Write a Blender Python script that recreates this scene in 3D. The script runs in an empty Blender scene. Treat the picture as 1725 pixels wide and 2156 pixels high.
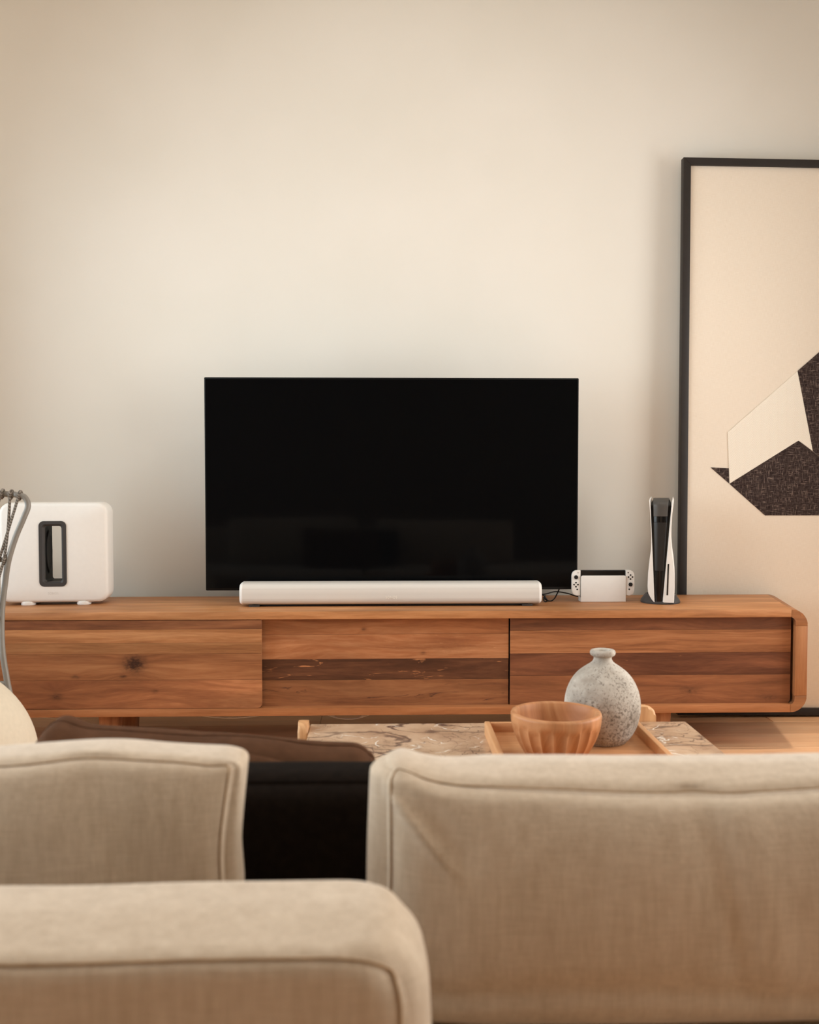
import bpy, bmesh, math, random
from math import sin, cos, pi, radians, sqrt
from mathutils import Vector, Matrix, noise

random.seed(7)
S = bpy.context.scene
COL = S.collection

# ------------------------------------------------------------------ camera
cd = bpy.data.cameras.new('camera')
cam = bpy.data.objects.new('camera', cd)
COL.objects.link(cam)
cam.location = (0, 0, 1.055)
cam.rotation_euler = (radians(90 - 2.4), 0, radians(-1.7))
cd.sensor_fit = 'VERTICAL'
cd.sensor_height = 36.0
cd.lens = 2100 / 2156 * 36.0
cd.clip_start = 0.02
cd.dof.use_dof = True
cd.dof.focus_distance = 3.75
cd.dof.aperture_fstop = 5.0
S.camera = cam

# ------------------------------------------------------------------ world
W = bpy.data.worlds.new('world')
S.world = W
W.use_nodes = True
W.node_tree.nodes['Background'].inputs[0].default_value = (0.80, 0.88, 1.0, 1)
W.node_tree.nodes['Background'].inputs[1].default_value = 0.6

# ------------------------------------------------------------------ room dimensions and daylight
XL, XR, YF, YB, ZC = -2.15, 2.62, -3.0, 4.29, 3.056
WIN_L = (0.3, 3.8, 0.50, 2.40)     # y0, y1, z0, z1 of the opening in wall_left
WIN_R = (0.3, 3.7, 0.40, 2.40)     # same in wall_right


def area_light(name, loc, rot, sx, sy, power, color, spread=180):
    l = bpy.data.lights.new(name, 'AREA')
    l.shape = 'RECTANGLE'
    l.size, l.size_y = sx, sy
    l.energy = power
    l.color = color
    l.spread = radians(spread)
    o = bpy.data.objects.new(name, l)
    COL.objects.link(o)
    o.location = loc
    o.rotation_euler = rot
    return o


area_light('daylight_left', (XL - 0.30, (WIN_L[0] + WIN_L[1]) / 2, (WIN_L[2] + WIN_L[3]) / 2), (radians(90), 0, radians(-90)),
           WIN_L[1] - WIN_L[0], WIN_L[3] - WIN_L[2], 125, (0.82, 0.93, 0.98))
area_light('daylight_right', (XR + 0.30, (WIN_R[0] + WIN_R[1]) / 2, (WIN_R[2] + WIN_R[3]) / 2), (radians(90), 0, radians(90)),
           WIN_R[1] - WIN_R[0], WIN_R[3] - WIN_R[2], 130, (0.98, 0.96, 0.91))

# ------------------------------------------------------------------ exposure
S.view_settings.view_transform = 'Standard'
S.view_settings.look = 'None'
S.view_settings.exposure = 0.02
S.view_settings.gamma = 1.0
S.view_settings.use_curve_mapping = False
S.cycles.max_bounces = 10
S.cycles.diffuse_bounces = 6
S.cycles.transparent_max_bounces = 12
S.cycles.caustics_reflective = False
S.cycles.caustics_refractive = False


# ------------------------------------------------------------------ small helpers
def lin(c):
    return tuple(((v / 255.0) / 12.92 if v / 255.0 <= 0.04045 else ((v / 255.0 + 0.055) / 1.055) ** 2.4) for v in c) + (1.0,)


class NT:
    """terse node building"""
    def __init__(self, name):
        self.m = bpy.data.materials.new(name)
        self.m.use_nodes = True
        self.t = self.m.node_tree
        self.b = self.t.nodes['Principled BSDF']

    def n(self, kind, **kw):
        nd = self.t.nodes.new(kind)
        for k, v in kw.items():
            setattr(nd, k, v)
        return nd

    def link(self, a, b):
        self.t.links.new(a, b)

    def val(self, sock, v):
        if hasattr(v, 'is_output'):
            self.link(v, sock)
        else:
            sock.default_value = v

    def math(self, op, a, b=0.0, c=None, clamp=False):
        nd = self.n('ShaderNodeMath', operation=op, use_clamp=clamp)
        self.val(nd.inputs[0], a)
        self.val(nd.inputs[1], b)
        if c is not None:
            self.val(nd.inputs[2], c)
        return nd.outputs[0]

    def obj(self):
        return self.n('ShaderNodeTexCoord').outputs['Object']

    def sep(self, v):
        s = self.n('ShaderNodeSeparateXYZ')
        self.link(v, s.inputs[0])
        return s.outputs

    def comb(self, x, y, z):
        s = self.n('ShaderNodeCombineXYZ')
        for i, v in enumerate((x, y, z)):
            self.val(s.inputs[i], v)
        return s.outputs[0]

    def mapping(self, v, scale=(1, 1, 1), loc=(0, 0, 0), rot=(0, 0, 0)):
        s = self.n('ShaderNodeMapping')
        self.link(v, s.inputs[0])
        s.inputs['Scale'].default_value = scale
        s.inputs['Location'].default_value = loc
        s.inputs['Rotation'].default_value = rot
        return s.outputs[0]

    def noise(self, v, scale, detail=3, rough=0.5, dist=0.0):
        s = self.n('ShaderNodeTexNoise')
        if v is not None:
            self.link(v, s.inputs['Vector'])
        s.inputs['Scale'].default_value = scale
        s.inputs['Detail'].default_value = detail
        s.inputs['Roughness'].default_value = rough
        s.inputs['Distortion'].default_value = dist
        return s.outputs['Fac']

    def ramp(self, f, stops):
        s = self.n('ShaderNodeValToRGB')
        self.val(s.inputs[0], f)
        e = s.color_ramp.elements
        while len(e) < len(stops):
            e.new(0.5)
        for el, (p, c) in zip(e, stops):
            el.position = p
            el.color = c if len(c) == 4 else tuple(c) + (1,)
        return s.outputs[0]

    def mix(self, f, a, b, mode='MIX'):
        s = self.n('ShaderNodeMix', data_type='RGBA', blend_type=mode)
        self.val(s.inputs[0], f)
        self.val(s.inputs[6], a)
        self.val(s.inputs[7], b)
        return s.outputs[2]

    def bump(self, h, strength=0.3, dist=0.002):
        s = self.n('ShaderNodeBump')
        s.inputs['Strength'].default_value = strength
        s.inputs['Distance'].default_value = dist
        self.link(h, s.inputs['Height'])
        self.link(s.outputs[0], self.b.inputs['Normal'])

    def out(self, color, rough=0.5, spec=0.5, **kw):
        self.val(self.b.inputs['Base Color'], color)
        self.val(self.b.inputs['Roughness'], rough)
        self.b.inputs['Specular IOR Level'].default_value = spec
        for k, v in kw.items():
            self.b.inputs[k.replace('_', ' ')].default_value = v
        return self.m


def plain(name, rgb, rough=0.5, spec=0.4, grain=0.03, gscale=60, bump=0.0, **kw):
    """a plain procedural surface: base colour with faint tonal noise"""
    t = NT(name)
    f = t.noise(t.obj(), gscale, 3)
    c = lin(rgb)
    lo = tuple(v * (1 - grain) for v in c[:3])
    hi = tuple(min(1, v * (1 + grain)) for v in c[:3])
    if bump:
        t.bump(f, bump, 0.001)
    return t.out(t.ramp(f, [(0.3, lo), (0.7, hi)]), rough, spec, **kw)


def wood(name, dark, mid, light, seed=0.0, axis='X', fine=95, band=20, patch=0.22, knots=(), warp=0.02, rough=0.48, spec=0.3, streak=None, rnd=False, tint=(1, 1, 1)):
    """board wood: fine streaks and bands along `axis`, knots = (u, c, ru, rc, strength) in metres"""
    t = NT(name)
    x, y, z = t.sep(t.obj())
    if axis == 'X':
        u, c = x, t.math('ADD', z, t.math('MULTIPLY', y, 0.83))
        cz = z
    elif axis == 'Z':
        u, c = z, t.math('ADD', x, t.math('MULTIPLY', y, 0.83))
        cz = x
    else:
        u, c = y, t.math('ADD', x, t.math('MULTIPLY', z, 0.83))
        cz = x
    sd = seed
    if rnd:
        oi = t.n('ShaderNodeObjectInfo')
        sd = t.math('MULTIPLY_ADD', oi.outputs['Random'], 37.0, seed)
    wn = t.noise(t.comb(t.math('MULTIPLY', u, 1.6), t.math('MULTIPLY', c, 9.0), sd), 1.0, 2)
    c2 = t.math('ADD', c, t.math('MULTIPLY', t.math('SUBTRACT', wn, 0.5), warp * 2))
    kd = None
    for (ku, kc, ru, rc, st) in knots:
        du = t.math('DIVIDE', t.math('SUBTRACT', u, ku), ru)
        dc = t.math('DIVIDE', t.math('SUBTRACT', cz, kc), rc)
        d2 = t.math('ADD', t.math('MULTIPLY', du, du), t.math('MULTIPLY', dc, dc))
        wide = t.math('POWER', 2.718, t.math('MULTIPLY', d2, -0.16))
        c2 = t.math('ADD', c2, t.math('MULTIPLY', t.math('MULTIPLY', wide, dc), rc * 0.8))
        rag = t.math('MULTIPLY', t.noise(t.comb(t.math('MULTIPLY', u, 70), t.math('MULTIPLY', cz, 120), sd), 1.0, 3), 1.6)
        core = t.math('MULTIPLY', t.math('POWER', 2.718, t.math('MULTIPLY', d2, -1.1)), t.math('MULTIPLY', rag, st), clamp=True)
        kd = core if kd is None else t.math('MAXIMUM', kd, core)
    g1 = t.noise(t.comb(t.math('MULTIPLY', u, 5.0), t.math('MULTIPLY', c2, fine), sd), 1.0, 4, 0.6)
    g2 = t.noise(t.comb(t.math('MULTIPLY', u, 1.3), t.math('MULTIPLY', c2, band), t.math('ADD', sd, 7.3)), 1.0, 3, 0.55, 0.6)
    g3 = t.noise(t.comb(t.math('MULTIPLY', u, 22.0), t.math('MULTIPLY', c2, fine * 3.2), t.math('ADD', sd, 3.1)), 1.0, 2, 0.6)
    f = t.math('ADD', t.math('MULTIPLY', g1, 0.36), t.math('ADD', t.math('MULTIPLY', g2, 0.50), t.math('MULTIPLY', g3, 0.14)))
    tn = lambda c: tuple(v * g_ for v, g_ in zip(lin(c), tint)) + (1,)
    col = t.ramp(f, [(0.34, tn(dark)), (0.5, tn(mid)), (0.66, tn(light))])
    p = t.noise(t.comb(t.math('MULTIPLY', u, 2.2), t.math('MULTIPLY', c2, 14.0), t.math('ADD', sd, 21.0)), 1.0, 2)
    col = t.mix(1.0, col, t.ramp(p, [(0.3, (1 - patch,) * 3), (0.7, (1 + patch * 0.35,) * 3)]), 'MULTIPLY')
    if streak:
        rgb, amount = streak
        sm = t.noise(t.comb(t.math('MULTIPLY', u, 7.0), t.math('MULTIPLY', c2, 46.0), t.math('ADD', sd, 51.0)), 1.0, 4, 0.6, 1.2)
        sm = t.ramp(sm, [(amount, (0, 0, 0)), (amount + 0.07, (1, 1, 1))])
        col = t.mix(sm, col, lin(rgb))
    if rnd:
        v = t.ramp(oi.outputs['Random'], [(0.0, (0.88, 0.87, 0.86)), (0.5, (1, 1, 1)), (1.0, (1.08, 1.05, 1.0))])
        col = t.mix(1.0, col, v, 'MULTIPLY')
    if kd is not None:
        col = t.mix(kd, col, lin((58, 34, 24)))
    t.bump(f, 0.12, 0.0008)
    return t.out(col, rough, spec)


def linen(name, rgb, rgb2, slub=1.0):
    t = NT(name)
    o = t.obj()
    x, y, z = t.sep(o)
    a = t.noise(t.comb(t.math('MULTIPLY', x, 420), t.math('MULTIPLY', y, 420), t.math('MULTIPLY', z, 40)), 1.0, 3)
    b = t.noise(t.comb(t.math('MULTIPLY', x, 40), t.math('MULTIPLY', y, 40), t.math('MULTIPLY', z, 420)), 1.0, 3)
    d = t.noise(t.comb(t.math('MULTIPLY', x, 110), t.math('MULTIPLY', y, 110), t.math('MULTIPLY', z, 13)), 1.0, 3)
    e = t.noise(o, 9, 3)
    f = t.math('ADD', t.math('ADD', t.math('MULTIPLY', a, 0.28), t.math('MULTIPLY', b, 0.26)), t.math('ADD', t.math('MULTIPLY', d, 0.30), t.math('MULTIPLY', e, 0.16)))
    w = 0.16 / slub
    col = t.ramp(f, [(0.5 - w, lin(rgb2)), (0.5 + w, lin(rgb))])
    t.bump(t.math('ADD', a, b), 0.35, 0.0012)
    m = t.out(col, 0.92, 0.15)
    t.b.inputs['Sheen Weight'].default_value = 0.25
    t.b.inputs['Sheen Roughness'].default_value = 0.5
    return m


# ---- object tree
def upd(o, parent):
    if parent is not None:
        o.parent = parent
        o.matrix_parent_inverse = Matrix.Translation(parent_world(parent)).inverted()


def parent_world(p):
    v = Vector(p.location)
    # parts sit at the origin with world-space meshes; only things carry a location
    return v


def thing(name, label, cat, loc, group=None):
    o = bpy.data.objects.new(name, None)
    o.empty_display_size = 0.05
    COL.objects.link(o)
    o.location = loc
    o['label'] = label
    o['category'] = cat
    if group:
        o['group'] = group
    return o


def obj(name, bm, mat, parent=None, smooth=35, label=None, kind=None, cat=None, group=None):
    me = bpy.data.meshes.new(name)
    bmesh.ops.recalc_face_normals(bm, faces=bm.faces)
    bm.to_mesh(me)
    bm.free()
    if smooth:
        for p in me.polygons:
            p.use_smooth = True
        me.set_sharp_from_angle(angle=radians(smooth))
    me.materials.append(mat)
    o = bpy.data.objects.new(name, me)
    COL.objects.link(o)
    if parent is not None:
        o.parent = parent
        if parent.type == 'EMPTY':
            o.matrix_parent_inverse = Matrix.Translation(-Vector(parent.location))
    if label:
        o['label'] = label
    if kind:
        o['kind'] = kind
    if cat:
        o['category'] = cat
    if group:
        o['group'] = group
    return o


# ---- shapes (all return / add to a bmesh, in world metres)
def box(lo, hi, bev=0.0, seg=2, bm=None):
    b = bmesh.new()
    vs = [b.verts.new((x, y, z)) for x in (lo[0], hi[0]) for y in (lo[1], hi[1]) for z in (lo[2], hi[2])]
    for f in ((0, 1, 3, 2), (4, 6, 7, 5), (0, 4, 5, 1), (2, 3, 7, 6), (0, 2, 6, 4), (1, 5, 7, 3)):
        b.faces.new([vs[i] for i in f])
    if bev:
        bmesh.ops.bevel(b, geom=b.edges[:], offset=bev, segments=seg, profile=0.5, affect='EDGES')
    return merge(bm, b)


def merge(bm, b):
    if bm is None:
        return b
    me = bpy.data.meshes.new('tmp')
    b.to_mesh(me)
    b.free()
    bm.from_mesh(me)
    bpy.data.meshes.remove(me)
    return bm


def prism(pts, y0, y1, bev=0.0, plane='XZ', bm=None, seg=2):
    """extrude a 2-D polygon (x,z) from y0 to y1; plane 'XY' extrudes in z, 'YZ' in x"""
    b = bmesh.new()

    def P(p, d):
        return {'XZ': (p[0], d, p[1]), 'XY': (p[0], p[1], d), 'YZ': (d, p[0], p[1])}[plane]
    A = [b.verts.new(P(p, y0)) for p in pts]
    B = [b.verts.new(P(p, y1)) for p in pts]
    n = len(pts)
    fa = b.faces.new(A)
    fb = b.faces.new(B[::-1])
    for i in range(n):
        b.faces.new((A[i], B[i], B[(i + 1) % n], A[(i + 1) % n]))
    if bev:
        es = list(set(list(fa.edges) + list(fb.edges)))
        bmesh.ops.bevel(b, geom=es, offset=bev, segments=seg, profile=0.5, affect='EDGES')
    return merge(bm, b)


def loft(loops, caps=True, closed=True, bm=None):
    b = bmesh.new()
    L = [[b.verts.new(p) for p in lp] for lp in loops]
    n = len(L[0])
    for a, c in zip(L[:-1], L[1:]):
        for i in range(n if closed else n - 1):
            j = (i + 1) % n
            b.faces.new((a[i], a[j], c[j], c[i]))
    if caps:
        b.faces.new(L[0][::-1])
        b.faces.new(L[-1])
    return merge(bm, b)


def lathe(prof, center, n=48, bm=None, fn=None):
    """profile [(r,z)...] turned about the vertical through center; fn(r,z,ang)->r"""
    loops = []
    for (r, z) in prof:
        lp = []
        for k in range(n):
            a = 2 * pi * k / n
            rr = fn(r, z, a) if fn else r
            lp.append((center[0] + rr * cos(a), center[1] + rr * sin(a), center[2] + z))
        loops.append(lp)
    return loft(loops, True, True, bm)


def spline(pts, per=8, closed=False):
    P = [Vector(p) for p in pts]
    if len(P) < 3:
        return P
    out = []
    n = len(P)
    rng = range(n if closed else n - 1)
    for i in rng:
        p0 = P[(i - 1) % n] if (closed or i > 0) else P[0]
        p1, p2 = P[i], P[(i + 1) % n]
        p3 = P[(i + 2) % n] if (closed or i + 2 < n) else P[-1]
        for k in range(per):
            t = k / per
            out.append(0.5 * ((2 * p1) + (-p0 + p2) * t + (2 * p0 - 5 * p1 + 4 * p2 - p3) * t * t + (-p0 + 3 * p1 - 3 * p2 + p3) * t ** 3))
    if not closed:
        out.append(P[-1])
    return out


def tube(pts, r, seg=8, closed=False, per=8, smooth=True, bm=None):
    P = spline(pts, per, closed) if smooth else [Vector(p) for p in pts]
    n = len(P)
    loops = []
    nrm = None
    for i in range(n):
        a = P[(i - 1) % n] if (closed or i > 0) else P[i]
        c = P[(i + 1) % n] if (closed or i < n - 1) else P[i]
        t = (c - a).normalized()
        if nrm is None:
            h = Vector((0, 0, 1)) if abs(t.z) < 0.9 else Vector((1, 0, 0))
            nrm = (h - t * h.dot(t)).normalized()
        else:
            nrm = (nrm - t * nrm.dot(t)).normalized()
        bn = t.cross(nrm)
        rr = r(i / max(1, n - 1)) if callable(r) else r
        loops.append([P[i] + (nrm * cos(2 * pi * k / seg) + bn * sin(2 * pi * k / seg)) * rr for k in range(seg)])
    if closed:
        loops.append(loops[0])
        b = loft(loops, False)
        bmesh.ops.remove_doubles(b, verts=b.verts[:], dist=1e-6)
        return merge(bm, b)
    return loft(loops, True, True, bm)


def rrect(cx, cz, hw, hh, r, k=6):
    out = []
    for (sx, sz, a0) in ((1, 1, 0), (-1, 1, 90), (-1, -1, 180), (1, -1, 270)):
        for i in range(k + 1):
            a = radians(a0 + 90 * i / k)
            out.append((cx + sx * (hw - r) + r * cos(a), cz + sz * (hh - r) + r * sin(a)))
    return out


def cyl(c, r, y0, y1, n=24, bev=0.0, bm=None, axis='Y'):
    pts = [(r * cos(2 * pi * i / n), r * sin(2 * pi * i / n)) for i in range(n)]
    if axis == 'Y':
        return prism([(c[0] + p[0], c[1] + p[1]) for p in pts], y0, y1, bev, 'XZ', bm)
    if axis == 'Z':
        return prism([(c[0] + p[0], c[1] + p[1]) for p in pts], y0, y1, bev, 'XY', bm)
    return prism([(c[0] + p[0], c[1] + p[1]) for p in pts], y0, y1, bev, 'YZ', bm)


def text_part(name, body, size, x, y, z, mat, parent, depth=0.0004, spacing=1.0, width=None):
    cu = bpy.data.curves.new(name, 'FONT')
    cu.body = body
    cu.size = size
    cu.space_character = spacing
    cu.align_x = 'CENTER'
    cu.align_y = 'CENTER'
    cu.extrude = depth
    tmp = bpy.data.objects.new('tmp', cu)
    COL.objects.link(tmp)
    dg = bpy.context.evaluated_depsgraph_get()
    me = bpy.data.meshes.new_from_object(tmp.evaluated_get(dg))
    bpy.data.objects.remove(tmp)
    b = bmesh.new()
    b.from_mesh(me)
    bpy.data.meshes.remove(me)
    if width:
        w = max(v.co.x for v in b.verts) - min(v.co.x for v in b.verts)
        for v in b.verts:
            v.co.x *= width / w
    for v in b.verts:
        v.co = Vector((x + v.co.x, y - v.co.z, z + v.co.y))
    return obj(name, b, mat, parent, smooth=0)


# ---- soft boxes for upholstery
def soft_fn(center, half, r, puff=(0, 0, 0), sag=0.0, amp=0.004, seed=0.0, lean=0.0, extra=None, nscale=3.2, rot=0.0):
    cx, cy, cz = center
    hx, hy, hz = half
    rv = r if callable(r) else (lambda q: (r, r, r))

    def f(q):
        qx, qy, qz = q
        p = Vector((qx * hx, qy * hy, qz * hz))
        rx, ry, rz = rv(q)
        core = Vector((max(-(hx - rx), min(hx - rx, p.x)), max(-(hy - ry), min(hy - ry, p.y)), max(-(hz - rz), min(hz - rz, p.z))))
        d = p - core
        d = Vector((d.x / rx, d.y / ry, d.z / rz))
        if d.length > 1e-9:
            d.normalize()
            p = core + Vector((d.x * rx, d.y * ry, d.z * rz))
        ex, ey, ez = 1 - qx * qx, 1 - qy * qy, 1 - qz * qz
        p.x += puff[0] * qx * ey * ez - sag * hx * qx * ez * 0.5
        p.y += puff[1] * qy * (max(ex, 0) * max(ez, 0)) ** 0.5
        p.z += puff[2] * qz * ex * ey - sag * hz * qz * ex
        w = Vector((p.x + cx + seed, p.y + cy, p.z + cz))
        n1 = noise.noise_vector(w * nscale)
        n2 = noise.noise_vector(w * nscale * 3.1 + Vector((5.3, 1.7, 9.1)))
        p += Vector((n1.x * 0.6, n1.y, n1.z)) * amp + n2 * amp * 0.35
        if extra:
            p = extra(p, q)
        p.y += lean * (p.z + hz)
        if rot:
            p = Matrix.Rotation(rot, 3, 'Y') @ p
        return Vector((cx, cy, cz)) + p
    return f


def soft_box(f, nx=40, ny=12, nz=24):
    b = bmesh.new()
    cache = {}

    def g(i, n):
        return sin(pi / 2 * (2 * i / n - 1)) if True else 0

    def V(i, j, k):
        if (i, j, k) not in cache:
            cache[(i, j, k)] = b.verts.new(f((g(i, nx), g(j, ny), g(k, nz))))
        return cache[(i, j, k)]
    for i in range(nx):
        for k in range(nz):
            for j in (0, ny):
                b.faces.new((V(i, j, k), V(i + 1, j, k), V(i + 1, j, k + 1), V(i, j, k + 1)))
        for j in range(ny):
            for k in (0, nz):
                b.faces.new((V(i, j, k), V(i + 1, j, k), V(i + 1, j + 1, k), V(i, j + 1, k)))
    for j in range(ny):
        for k in range(nz):
            for i in (0, nx):
                b.faces.new((V(i, j, k), V(i, j + 1, k), V(i, j + 1, k + 1), V(i, j, k + 1)))
    return b


def seam_loop(f, qy, s=0.985, n=40, sz=None):
    """closed loop of points round the panel edge of a soft box at depth qy"""
    z = sz or s
    out = [f((-s + 2 * s * i / n, qy, z)) for i in range(n)]
    out += [f((s, qy, z - 2 * z * i / (n // 2))) for i in range(n // 2)]
    out += [f((s - 2 * s * i / n, qy, -z)) for i in range(n)]
    out += [f((-s, qy, -z + 2 * z * i / (n // 2))) for i in range(n // 2)]
    return out


# ------------------------------------------------------------------ materials
M = {}
t = NT('wall_paint')
o_ = t.obj()
f_ = t.noise(o_, 180, 3)
t.bump(f_, 0.06, 0.001)
M['wall'] = t.out(t.ramp(t.noise(o_, 2.0, 2), [(0.3, lin((233, 228, 218))), (0.7, lin((237, 232, 223)))]), 0.85, 0.2)
M['ceiling'] = plain('ceiling_paint', (240, 236, 228), 0.9, 0.2)
M['rear_wall'] = plain('rear_wall_paint', (168, 163, 156), 0.9, 0.2)
M['floor_wood'] = wood('floor_wood', (214, 162, 120), (232, 186, 144), (240, 202, 164), 3.0, 'X', 80, 14, 0.15, rnd=True, rough=0.3, spec=0.5)
M['white_frame'] = plain('window_frame_white', (232, 230, 225), 0.4)
t = NT('lamp_diffuser')
M['lamp_glow'] = t.out((0.9, 0.88, 0.84, 1), 0.5, 0.3, Emission_Color=(1.0, 0.9, 0.78, 1), Emission_Strength=3.0)
g = NT('window_glass')
tr = g.n('ShaderNodeBsdfTransparent')
gl = g.n('ShaderNodeBsdfGlossy')
gl.inputs['Roughness'].default_value = 0.02
fr = g.n('ShaderNodeFresnel')
fr.inputs[0].default_value = 1.35
mx = g.n('ShaderNodeMixShader')
g.link(fr.outputs[0], mx.inputs[0])
g.link(tr.outputs[0], mx.inputs[1])
g.link(gl.outputs[0], mx.inputs[2])
g.link(mx.outputs[0], g.t.nodes['Material Output'].inputs[0])
M['glass'] = g.m

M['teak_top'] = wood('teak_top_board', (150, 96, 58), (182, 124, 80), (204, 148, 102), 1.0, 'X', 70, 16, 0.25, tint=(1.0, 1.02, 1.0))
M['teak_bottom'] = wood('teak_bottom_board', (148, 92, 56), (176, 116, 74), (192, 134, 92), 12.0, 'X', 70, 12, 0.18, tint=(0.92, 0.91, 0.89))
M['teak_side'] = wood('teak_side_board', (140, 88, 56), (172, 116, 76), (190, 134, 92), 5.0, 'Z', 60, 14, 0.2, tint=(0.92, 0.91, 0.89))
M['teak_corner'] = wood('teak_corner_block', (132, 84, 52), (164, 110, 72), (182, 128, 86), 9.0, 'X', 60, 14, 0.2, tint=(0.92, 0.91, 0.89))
M['dark_inside'] = plain('cabinet_dark_inside', (58, 38, 26), 0.8, 0.1)

M['white_plastic'] = plain('white_matte_plastic', (236, 232, 226), 0.38, 0.35, 0.01)
M['white_console'] = plain('white_console_plastic', (232, 228, 222), 0.42, 0.35, 0.01)
M['faint_print'] = plain('faint_grey_print', (214, 209, 203), 0.5, 0.3)
M['charcoal'] = plain('charcoal_plastic', (62, 58, 56), 0.5, 0.3)
M['black_plastic'] = plain('black_plastic', (22, 20, 20), 0.45, 0.35)
M['black_gloss'] = plain('black_gloss_plastic', (14, 13, 13), 0.12, 0.4, 0.0)
M['black_cone'] = plain('speaker_cone_black', (20, 18, 18), 0.6, 0.2)
M['fascia'] = plain('dark_grey_fascia', (40, 38, 36), 0.25, 0.35, 0.0)
M['tv_glass'] = plain('tv_screen_glass', (8, 8, 9), 0.06, 0.09, 0.0)
M['tv_bezel'] = plain('tv_bezel_black', (12, 12, 12), 0.4, 0.2)
M['print_white'] = plain('pale_logo_print', (240, 234, 224), 0.6, 0.2)

t = NT('soundbar_grille')
o_ = t.obj()
v = t.n('ShaderNodeTexVoronoi')
v.inputs['Scale'].default_value = 700
v.inputs['Randomness'].default_value = 0.0
t.link(o_, v.inputs['Vector'])
t.bump(v.outputs['Distance'], 0.1, 0.0006)
M['grille'] = t.out(t.ramp(v.outputs['Distance'], [(0.2, lin((196, 190, 182))), (0.45, lin((216, 210, 202)))]), 0.55, 0.25)

M['linen'] = linen('natural_linen', (212, 194, 172), (180, 160, 137))
M['linen_sofa'] = linen('natural_linen_sofa', (210, 192, 170), (180, 160, 137))
M['linen_seam'] = plain('linen_seam_thread', (168, 142, 114), 0.95, 0.1, 0.1)
M['brown_velvet'] = plain('brown_velvet', (84, 58, 42), 0.95, 0.04, 0.15, 40, Sheen_Weight=0.0)
M['black_velvet'] = plain('black_cotton', (26, 20, 16), 0.95, 0.05, 0.2, 90)
M['cream'] = plain('cream_upholstery', (214, 202, 182), 0.8, 0.15, 0.03, 90, 0.05)
M['grey_tube'] = plain('grey_powder_coated_tube', (128, 122, 114), 0.4, 0.4, 0.04)
t = NT('grey_braided_rope')
w1 = t.n('ShaderNodeTexWave')
w1.inputs['Scale'].default_value = 60
w1.inputs['Distortion'].default_value = 2.0
t.link(t.mapping(t.obj(), (1, 1, 1), (0, 0, 0), (0.4, 0.6, 0.8)), w1.inputs['Vector'])
t.bump(w1.outputs['Fac'], 0.5, 0.002)
M['rope'] = t.out(t.ramp(w1.outputs['Fac'], [(0.2, lin((92, 84, 76))), (0.8, lin((140, 130, 120)))]), 0.9, 0.1)

# marble: tan ground, dark brown vein web, white crystal veins
t = NT('brown_marble')
o_ = t.obj()
dn = t.n('ShaderNodeTexNoise')
dn.inputs['Scale'].default_value = 7
dn.inputs['Detail'].default_value = 5
t.link(o_, dn.inputs['Vector'])
ad = t.n('ShaderNodeMixRGB', blend_type='LINEAR_LIGHT')
ad.inputs[0].default_value = 0.09
t.link(o_, ad.inputs[1])
t.link(dn.outputs['Color'], ad.inputs[2])


def veins(scale, lo, hi, vec, loc):
    vo = t.n('ShaderNodeTexVoronoi', feature='DISTANCE_TO_EDGE')
    vo.inputs['Scale'].default_value = scale
    t.link(t.mapping(vec, (1, 1.3, 1), loc), vo.inputs['Vector'])
    return t.ramp(vo.outputs['Distance'], [(lo, (1, 1, 1)), (hi, (0, 0, 0))])


base = t.ramp(t.noise(o_, 9, 5, 0.6), [(0.3, lin((164, 132, 106))), (0.5, lin((198, 166, 136))), (0.7, lin((212, 184, 156)))])
thick = t.noise(o_, 5, 2)
rn = t.noise(t.mapping(ad.outputs[0], (2.2, 6.5, 1.0), (0.4, 0.2, 0), (0, 0, 0.42)), 1.6, 2, 0.5, 0.4)
rg = t.math('ABSOLUTE', t.math('SUBTRACT', rn, 0.5))
v1 = t.math('MULTIPLY', t.ramp(rg, [(0.006, (1, 1, 1)), (0.034, (0, 0, 0))]), t.ramp(thick, [(0.35, (0.45,) * 3), (0.6, (1,) * 3)]))
v2 = t.math('MULTIPLY', veins(24, 0.006, 0.04, ad.outputs[0], (3, 2, 0)), t.ramp(t.noise(o_, 8, 2), [(0.42, (0,) * 3), (0.62, (0.85,) * 3)]))
v3 = t.math('MULTIPLY', veins(13, 0.01, 0.035, ad.outputs[0], (7, 5, 0)), t.ramp(t.noise(o_, 14, 2), [(0.56, (0,) * 3), (0.62, (1,) * 3)]))
c_ = t.mix(v1, base, lin((84, 62, 54)))
c_ = t.mix(v2, c_, lin((104, 80, 68)))
c_ = t.mix(v3, c_, lin((236, 226, 212)))
M['marble'] = t.out(c_, 0.25, 0.4)

M['table_wood'] = wood('table_frame_wood', (178, 126, 84), (204, 154, 108), (222, 178, 132), 15.0, 'Z', 70, 14, 0.15)
M['tray_wood_x'] = wood('tray_wood', (180, 122, 80), (206, 150, 104), (220, 170, 124), 31.0, 'X', 60, 12, 0.12)
M['tray_wood_y'] = wood('tray_side_wood', (176, 120, 78), (202, 148, 102), (218, 168, 122), 33.0, 'Y', 60, 12, 0.12)
M['bowl_wood'] = wood('bowl_wood', (156, 102, 64), (190, 132, 88), (212, 158, 112), 41.0, 'Z', 55, 16, 0.25)

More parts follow.
